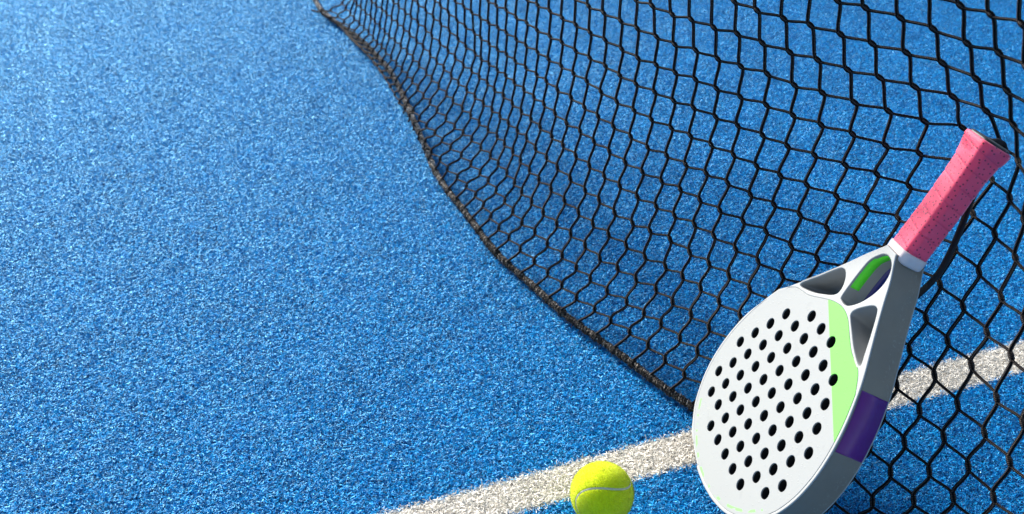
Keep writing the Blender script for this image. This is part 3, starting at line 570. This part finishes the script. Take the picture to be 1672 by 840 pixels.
for q in range(fib):
    c = ci[q]; a = rr.uniform(0, 2*np.pi); r0 = .38*lump[c]
    d = S_[c]*math.cos(a) + Up[c]*math.sin(a)
    p0 = RC[c] + d*r0 + T[c]*rr.uniform(-.08, .08)
    ln_ = rr.uniform(.08, .30)
    dd = d*rr.uniform(.1, .9) + T[c]*rr.normal(0, .8) + rr.normal(0, .3, 3); dd /= np.linalg.norm(dd)
    d3 = dd + rr.normal(0, .5, 3) - np.array([0, 0, .25]); d3 /= np.linalg.norm(d3)
    p = np.stack([p0, p0+dd*ln_*.5, p0+dd*ln_*.5+d3*ln_*.5]); p[:, 2] = np.maximum(p[:, 2], .05)
    radd(p, np.array([.026, .022, .010]), rr.uniform(.0, .85), np.full(3, lit_worn[c]), 3)
for c in range(6, n-6, 11):                  # frayed tufts hanging out on the open side
    c = c + int(rr.integers(-4, 5))
    if c < 3 or c > n-4: continue
    for q in range(int(rr.integers(14, 46))):
        cc = min(max(c + int(rr.integers(-3, 4)), 2), n-3)
        a = rr.uniform(-.5, 1.2)
        d = S_[cc]*math.cos(a)*OUTSIGN + Up[cc]*math.sin(a)
        p0 = RC[cc] + d*.38
        dd = d + T[cc]*rr.normal(0, .45) + np.array([0, 0, -.3]); dd /= np.linalg.norm(dd)
        ln_ = rr.uniform(.15, .55)
        p = np.stack([p0, p0+dd*ln_*.5, p0+dd*ln_ + rr.normal(0, .06, 3)]); p[:, 2] = np.maximum(p[:, 2], .03)
        radd(p, np.array([.035, .028, .012]), rr.uniform(.0, .6), np.full(3, lit_worn[cc]), 3)
# lashing knots where each cord meets the rope
for i in range(NI):
    k0 = K[i, 0]
    c = np.argmin(np.linalg.norm(RC[:, :2]-k0[:2], axis=1))
    if c < 3 or c > n-4: continue
    dist = np.linalg.norm(RC[c, :2]-k0[:2])
    if dist < 4:
        for m_ in range(3):
            ph = np.linspace(-.3, 2*np.pi+.3, 14); off = (m_-1)*.16
            P = RC[c] + T[c]*(off + .05*np.sin(ph*1.0))[:, None] + (S_[c]*np.cos(ph)[:, None] + Up[c]*np.sin(ph)[:, None])*(.47+.02*m_)
            radd(P, .10, rr.uniform(.0, .25), np.full(14, lit_worn[c]*.4), 6)
link("bottom_rope", rt.mesh("bottom_rope", vattr={"rnd": np.concatenate(att_r), "lit_worn": np.concatenate(att_w)}), net, (ROPE,))

# ------------------------------------------------------------------ racket
u = 1.11                                   # one racket drawing unit in cm
RT = Matrix([[0.142248, 0.495033, 0.857151], [-0.986242, 0.144555, 0.080187], [0.08421, 0.856765, -0.508785]]).to_4x4()
RT.translation = Vector([0.20203, 0.82226, 0.02291])
racket = bpy.data.objects.new("padel_racket", None); COL.objects.link(racket)
racket.matrix_world = RT
tag(racket, "white perforated padel racket with lime panel and pink grip leaning against the net", "racket")

def rp(pts):                                 # drawing units -> local metres in the racket plane
    return [(x*u*CM, (y+Y0)*u*CM) for x, y in pts]
right = [(0, -11.45), (2.2, -11.3), (4.4, -10.8), (6.0, -10.15), (7.5, -9.25), (8.85, -8.15), (9.75, -6.95), (10.6, -5.3), (11.15, -3.3), (11.3, -1.2), (11.15, .6), (10.8, 2.3), (10.15, 4.3), (9.3, 6.2), (8.35, 7.9), (6.95, 9.9), (5.5, 11.95), (4.4, 13.6), (3.45, 15.1), (2.1, 16.75), (1.95, 17.1)]
left = [(-x, y) for x, y in right[1:]]
sh = {8.35: 7.55, 6.95: 5.75, 5.5: 4.05, 4.4: 2.7, 3.45: 1.55, 2.1: .15, 1.95: -.1, 9.3: 8.9, 10.15: 9.95}
left = [(-sh.get(-x, -x), y) for x, y in left]
out = catmull(np.array(right), 6)
outl = catmull(np.array([(0, -11.45)]+left), 6)[1:]
outline = [tuple(p) for p in out] + [tuple(p) for p in outl[::-1]]
outline = [p for k, p in enumerate(outline)]
h1 = catmull(np.array([(-6.55, 8.62), (-4.9, 10.6), (-3.35, 12.40), (-2.75, 12.78), (-2.25, 12.75), (-1.65, 12.3), (-1.25, 11.6), (-1.25, 10.95), (-1.7, 10.45), (-2.7, 9.88), (-4.6, 9.0)]), 5, True)
h2 = catmull(np.array([(-0.5, 11.0), (-.15, 10.72), (.6, 10.72), (1.35, 11.2), (2.15, 12.15), (2.75, 13.4), (2.95, 14.6), (2.7, 15.6), (2.1, 16.25), (1.3, 16.5), (.6, 16.35), (0, 15.8), (-.48, 15.0), (-.6, 13.8), (-.6, 12.4)]), 5, True)
h3 = catmull(np.array([(7.0, 8.35), (6.4, 9.6), (5.5, 11.1), (4.65, 12.35), (4.2, 12.72), (3.6, 12.6), (2.7, 11.85), (2.05, 11.1), (2.0, 10.6), (2.45, 10.25), (3.5, 9.7), (5.2, 8.85)]), 5, True)
def inset_w(y):
    ys = [p[1] for p in right]; xs = [p[0] for p in right]
    return np.interp(y, ys, xs)
ctr = np.array([0, -1.0])
facer = []
for x, y in catmull(np.array(right), 6):
    if y > 7.0: break
    v_ = np.array([x, y])-ctr; L_ = np.linalg.norm(v_); p = ctr + v_*(L_-.34)/L_; facer.append(tuple(p))
facel = [(-x, y) for x, y in facer[1:]]
top = catmull(np.array([facer[-1], (7.2, 8.0), (5.2, 8.52), (3.4, 9.42), (2.1, 10.12), (.6, 10.42), (-1.0, 10.12), (-2.5, 9.5), (-4.5, 8.62), (-6.9, 8.05), facel[-1]]), 5)
F_out = facer + [tuple(p) for p in top[1:-1]] + facel[::-1]
holes = []
rows = {0: range(0, 9), 1: range(0, 8), 2: range(0, 7), 3: range(0, 6), 4: range(1, 4), -1: range(1, 9), -2: range(1, 10), -3: range(2, 10), -4: range(4, 9)}
for i, js in rows.items():
    for j in js:
        cx, cy = (j+i/2-4)*2.2, i*.8660254*2.2
        holes.append([(cx+.56*math.cos(t), cy+.56*math.sin(t)) for t in np.linspace(0, 2*math.pi, 28, endpoint=False)])

def plate(name, loops, n0, n1, mats, bevel=0.0, parent=racket):
    """flat plate in the racket plane between depths n0..n1 (drawing units), with openings"""
    cu = bpy.data.curves.new(name, 'CURVE'); cu.dimensions = '2D'; cu.fill_mode = 'BOTH'
    for lp in loops:
        pts = rp(lp); sp_ = cu.splines.new('POLY'); sp_.points.add(len(pts)-1)
        for q, (x, y) in zip(sp_.points, pts): q.co = (x, y, 0, 1)
        sp_.use_cyclic_u = True
    b = bevel*u*CM
    cu.extrude = max((n1-n0)/2*u*CM - b, 0); cu.bevel_depth = b; cu.bevel_resolution = 3; cu.offset = -b
    ob = bpy.data.objects.new("tmp", cu); COL.objects.link(ob)
    bpy.context.view_layer.update()
    me = bpy.data.meshes.new_from_object(ob.evaluated_get(bpy.context.evaluated_depsgraph_get()))
    bpy.data.objects.remove(ob); me.name = name
    me.transform(Matrix.Translation((0, 0, (n0+n1)/2*u*CM)))
    me.materials.clear()
    for p in me.polygons: p.use_smooth = False
    return link(name, me, parent, mats)

core = plate("foam_core", [F_out]+holes, .13, 3.17, (FOAM,))
frame = plate("frame", [outline, F_out, list(map(tuple, h1)), list(map(tuple, h2)), list(map(tuple, h3))], .15, 3.15, (SIDE,))
rimf = plate("front_rim", [outline, F_out, list(map(tuple, h1)), list(map(tuple, h2)), list(map(tuple, h3))], 0.0, .149, (FRAMEWHITE,), .10)
rimb = plate("back_rim", [outline, F_out, list(map(tuple, h1)), list(map(tuple, h2)), list(map(tuple, h3))], 3.151, 3.30, (FRAMEWHITE,), .10)
hf = plate("hitting_face", [F_out]+holes, -.03, .128, (FACE,), .045)
hb = plate("hitting_face", [F_out]+holes, 3.172, 3.33, (FRAMEWHITE,), .045)
frame.data.materials.append(THROAT)
for p in frame.data.polygons:                # the walls of the three throat openings
    if abs(p.normal.z) < .5:
        q = np.array([p.center.x/(u*CM), p.center.y/(u*CM)-Y0])
        dh = min(np.linalg.norm(hh_-q, axis=1).min() for hh_ in (h1, h2, h3))
        if dh < .35 and dh < np.linalg.norm(np.array(outline)-q, axis=1).min()*.8 and q[1] < 16.7 and not (q[0] > 3.0 and q[1] > 13.0): p.material_index = 1

# strips that follow a stretch of an edge
def side_strip(name, pts, n0, n1, mat, proud=.03, normal_sign=1, th=.05):
    P = np.array(pts); T_ = np.gradient(P, axis=0); T_ /= np.linalg.norm(T_, axis=1)[:, None]
    N_ = np.stack([T_[:, 1], -T_[:, 0]], 1)*normal_sign
    V = []
    m = len(P)
    for k in range(m):
        na, nb = (n0, n1) if np.isscalar(n0) else (n0[k], n1[k])
        for off, nn in ((proud, na), (proud, nb), (proud-th, nb), (proud-th, na)):
            q = P[k] + N_[k]*off
            V.append((q[0]*u*CM, (q[1]+Y0)*u*CM, nn*u*CM))
    F = []
    for k in range(m-1):
        for e in range(4):
            F.append((4*k+e, 4*k+(e+1) % 4, 4*k+4+(e+1) % 4, 4*k+4+e))
    F.append((0, 1, 2, 3)); F.append((4*m-1, 4*m-2, 4*m-3, 4*m-4))
    me = np_mesh(name, V, F, smooth=False)
    return link(name, me, racket, (mat,))
oo = np.array(outline)
side = catmull(np.array(right), 14)
seg = side[(side[:, 1] > 1.95) & (side[:, 1] < 7.25)]
side_strip("protective_tape", seg, .22, 3.12, PURPLE, .035)

# painted strips inside the middle opening: on its left wall, near the front and deeper
h2a = np.array(h2)
side_strip("green_trim", h2a[37:72], .16, 1.15, GREEN, .03, -1)
side_strip("navy_trim", h2a[54:74], 2.2, 3.1, NAVY, .03, -1)

def funnel(name, h, c, s, n0, n1, mat, lip=.20):
    """sculpted recess: the opening narrows towards the back of the frame"""
    h = np.asarray(h); c = np.array(c); m = len(h); V = []; K_ = 9
    cen = h.mean(0)
    T_ = np.roll(h, -1, 0)-np.roll(h, 1, 0); T_ /= np.linalg.norm(T_, axis=1)[:, None]
    O_ = np.stack([T_[:, 1], -T_[:, 0]], 1)
    if ((h-cen)*O_).sum() < 0: O_ = -O_
    LIP = 5
    for k in range(LIP):                     # rounded lip over the edge of the opening
        a = k/LIP*math.pi/2
        for p, o_ in zip(h, O_):
            q = p + o_*lip*(1-math.sin(a)) - (p-cen)*.015*math.sin(a)
            V.append((q[0]*u*CM, (q[1]+Y0)*u*CM, (n0-.03+lip*(1-math.cos(a)))*u*CM))
    n0 = n0-.03+lip
    K_ = K_ if n1 > n0 + .5 else 2
    for k in range(K_):
        f = k/(K_-1); g_ = f**1.25
        for p in h:
            q0 = cen + (p-cen)*.985
            q1 = c + (p-cen)*s
            q = q0*(1-g_) + q1*g_
            V.append((q[0]*u*CM, (q[1]+Y0)*u*CM, (n0+(n1-n0)*f)*u*CM))
    K_ += LIP
    F = [(k*m+i, k*m+(i+1) % m, (k+1)*m+(i+1) % m, (k+1)*m+i) for k in range(K_-1) for i in range(m)]
    return link(name, np_mesh(name, V, F), racket, (mat,))
funnel("throat_recess", h1, (-4.3, 10.35), .36, .005, 3.25, THROAT)
funnel("throat_lip", h2, h2.mean(0), .985, .005, .30, THROAT, .13)
funnel("throat_recess", h3, (3.4, 10.2), .36, .005, 3.25, THROAT)

def loft(name, rings, mat, nang=64, uvper=None, seam=False, cap=(True, True), helix=None):
    """rings: (y, cx, cn, half width, half depth, corner cut)"""
    V, UV, SM = [], [], []
    for (y, cx, cn, a, t, c) in rings:
        pts = np.array([(a, -(t-c)), (a, t-c), (a-c, t), (-(a-c), t), (-a, t-c), (-a, -(t-c)), (-(a-c), -t), (a-c, -t)])
        pr = resample(catmull(np.repeat(pts, 1, 0)*1.0, 1, True) if False else np.vstack([pts, pts[:1]]), .02)
        th_ = np.unwrap(np.arctan2(pr[:, 1], pr[:, 0]))
        aa = np.linspace(0, 2*np.pi, nang+1)
        th0 = th_[0]
        rads = np.hypot(pr[:, 0], pr[:, 1])
        order = np.argsort((th_-0) % (2*np.pi))
        tx = (th_ % (2*np.pi))[order]; rx = rads[order]
        rr_ = np.interp(aa % (2*np.pi), tx, rx, period=2*np.pi)
        rr_ = .25*np.roll(rr_, 1)+.5*rr_+.25*np.roll(rr_, -1); rr_[-1] = rr_[0]
        s_ = np.zeros(nang+1)
        if helix:
            ph = (y/helix + aa/(2*np.pi)) % 1.0
            rr_ = rr_*(1 + .020*(1-ph) ) * (1 - .05*np.exp(-(np.minimum(ph, 1-ph)/.035)**2))
            s_ = np.exp(-(np.minimum(ph, 1-ph)/.035)**2)
        for k in range(nang+1):
            V.append(((cx+rr_[k]*math.cos(aa[k]))*u*CM, (y+Y0)*u*CM, (cn+rr_[k]*math.sin(aa[k]))*u*CM))
            UV.append((k/nang*2*math.pi*1.55*u, y*u)); SM.append(s_[k])
    n_ = len(rings); F = []
    for r in range(n_-1):
        for k in range(nang):
            b = r*(nang+1)+k; F.append((b, b+nang+1, b+nang+2, b+1))
    base_ = len(V)
    for r, flag in ((0, cap[0]), (n_-1, cap[1])):
        if not flag: continue
        y, cx, cn = rings[r][:3]; ci_ = len(V)
        V.append((cx*u*CM, (y+Y0)*u*CM, cn*u*CM)); UV.append((0, 0)); SM.append(0)
        for k in range(nang):
            b = r*(nang+1)+k
            F.append((b, b+1, ci_, ci_) if r == 0 else (b+1, b, ci_, ci_))
    # drop degenerate quads' repeated index by splitting triangles off
    me = bpy.data.meshes.new(name)
    me.from_pydata(V, [], [f if f[2] != f[3] else f[:3] for f in F])
    uvl = me.uv_layers.new(name="UVMap")
    for lp in me.loops: uvl.data[lp.index].uv = UV[lp.vertex_index]
    if seam:
        at = me.attributes.new("seam", 'FLOAT', 'POINT'); at.data.foreach_set("value", np.array(SM, np.float32))
    for p in me.polygons: p.use_smooth = True
    me.update()
    return link(name, me, racket, (mat,))

def hx(y): return float(np.interp(y, [16, 22, 28.5, 30], [.93, .87, .45, .4]))
rings = []
for y in np.arange(17.62, 28.62, .07):
    s = float(np.interp(y, [17, 24.6, 26.2, 27.3, 27.95, 28.35, 28.62], [1, 1, 1.03, 1.12, 1.24, 1.27, 1.24]))
    rings.append((y, hx(y), 1.62, 1.56*s, 1.27*s, .50*s))
rings.append((28.68, hx(28.7), 1.62, 1.80, 1.45, .6)); rings.append((28.70, hx(28.7), 1.62, 1.2, 1.0, .4))
loft("grip", rings, GRIP, 96, seam=True, helix=1.62)
rings = [(y, hx(y), 1.62, 1.60*s, 1.33*s, .5*s) for y, s in ((16.5, .6), (16.62, .9), (16.7, .98), (16.8, 1.02), (17.4, 1.04), (17.68, 1.04), (17.75, .98))]
loft("collar", rings, COLLAR, 64)
rings = [(y, hx(y), 1.62, 1.56*s, 1.27*s, .5*s) for y, s in ((28.3, .9), (28.66, 1.12), (28.80, 1.10), (28.88, 1.0), (28.90, .8), (28.91, .3))]
loft("butt_cap", rings, CAP, 48)

# wrist strap: a flat cord loop hanging behind the handle
sp_pts = [(.45, 28.7, 1.7), (.6, 28.95, 2.1), (.75, 28.95, 2.9), (.5, 28.3, 3.6), (-.1, 26.8, 3.95), (-.1, 25.2, 3.95), (.46, 23.67, 3.9), (1.47, 21.57, 3.95), (2.33, 19.34, 4.0), (2.66, 17.22, 4.1), (2.1, 14.7, 4.2), (.7, 12.9, 4.3), (-1.2, 12.6, 4.4), (-2.5, 14.2, 4.4), (-3.0, 17.5, 4.3), (-3.0, 21.5, 4.2), (-2.3, 25.5, 4.0), (-1.0, 28.1, 3.6), (-.2, 28.85, 2.9), (.3, 28.95, 2.2), (.45, 28.7, 1.7)]
C = catmull(np.array(sp_pts), 10); T_ = np.gradient(C, axis=0); T_ /= np.linalg.norm(T_, axis=1)[:, None]
V = []; F = []
nref = np.array([0, 0, 1.0])
for k in range(len(C)):
    s1 = np.cross(T_[k], nref); s1 /= (np.linalg.norm(s1)+1e-9); s2 = np.cross(s1, T_[k])
    if k: 
        if s1@prev < 0: s1 = -s1; s2 = -s2
    prev = s1
    for a in np.linspace(0, 2*np.pi, 10, endpoint=False):
        q = C[k] + s1*.34*math.copysign(abs(math.cos(a))**.7, math.cos(a)) + s2*.20*math.sin(a)
        V.append((q[0]*u*CM, (q[1]+Y0)*u*CM, q[2]*u*CM))
for k in range(len(C)-1):
    for a in range(10):
        F.append((10*k+a, 10*k+(a+1) % 10, 10*k+10+(a+1) % 10, 10*k+10+a))
link("wrist_strap", np_mesh("wrist_strap", V, F), racket, (STRAP,))

# ------------------------------------------------------------------ ball
ball = bpy.data.objects.new("tennis_ball", None); COL.objects.link(ball)
ball.location = [0.09329, 0.79799, 0.033]
tag(ball, "fuzzy yellow ball with grey seam resting on blue turf beside the white line", "ball")
BR = np.array([[0.0577, 0.0293, 0.9979], [0.8092, -0.5868, -0.0296], [0.5847, 0.8092, -0.0576]])
t = np.linspace(0, 2*np.pi, 260, endpoint=False)
Sm = np.stack([.75*np.cos(t)+.25*np.cos(3*t), .75*np.sin(t)-.25*np.sin(3*t), math.sqrt(3)/2*np.sin(2*t)], 1)
Sm /= np.linalg.norm(Sm, axis=1)[:, None]; Sm = Sm@BR.T
nu, nv = 200, 110
aa, bb = np.meshgrid(np.linspace(0, 2*np.pi, nu, endpoint=False), np.linspace(.004, np.pi-.004, nv))
D = np.stack([np.sin(bb)*np.cos(aa), np.sin(bb)*np.sin(aa), np.cos(bb)], -1).reshape(-1, 3)
dist = np.concatenate([np.linalg.norm(D[k:k+2000, None]-Sm[None], axis=-1).min(1) for k in range(0, len(D), 2000)])*3.3
rb = np.random.default_rng(2)
rad_ = 3.265 + .005*rb.normal(size=len(D)).clip(-1, 1) - .11*np.exp(-(dist/.13)**4)
V = D*rad_[:, None]*CM
idx = np.arange(nu*nv).reshape(nv, nu)
F = np.stack([idx[:-1], idx[1:], np.roll(idx, -1, 1)[1:], np.roll(idx, -1, 1)[:-1]], -1).reshape(-1, 4)
nf = 26000
Df = rb.normal(size=(nf, 3)); Df /= np.linalg.norm(Df, axis=1)[:, None]
df = np.concatenate([np.linalg.norm(Df[k:k+2000, None]-Sm[None], axis=-1).min(1) for k in range(0, nf, 2000)])*3.3
Df = Df[df > .15]; nf = len(Df)
tn = rb.normal(size=(nf, 3)); tn -= Df*(tn*Df).sum(1)[:, None]; tn /= np.linalg.norm(tn, axis=1)[:, None]
sd_ = np.cross(Df, tn)
b0 = Df*3.25; tip = Df*rb.uniform(3.29, 3.40, nf)[:, None] + tn*rb.uniform(.02, .14, nf)[:, None]
VF = np.stack([b0-sd_*.010, b0+sd_*.010, tip+sd_*.004, tip-sd_*.004], 1).reshape(-1, 3)*CM
FF = np.arange(nf*4).reshape(-1, 4) + len(V)
felt = link("felt", np_mesh("felt", np.vstack([V, VF]), np.vstack([F, FF])), ball, (FELT,))
Tt = np.roll(Sm, -1, 0)-np.roll(Sm, 1, 0); Tt /= np.linalg.norm(Tt, axis=1)[:, None]; Sd = np.cross(Sm, Tt)
V = []
for off, r_ in ((-.16, 3.14), (-.10, 3.215), (0, 3.23), (.10, 3.215), (.16, 3.14)):
    q = Sm*r_ + Sd*off; V.append(q)
V = np.stack(V, 1).reshape(-1, 3)*CM; m = len(Sm)
F = [(5*k+e, 5*k+e+1, 5*((k+1) % m)+e+1, 5*((k+1) % m)+e) for k in range(m) for e in range(4)]
link("seam", np_mesh("seam", V, F), ball, (SEAM,))
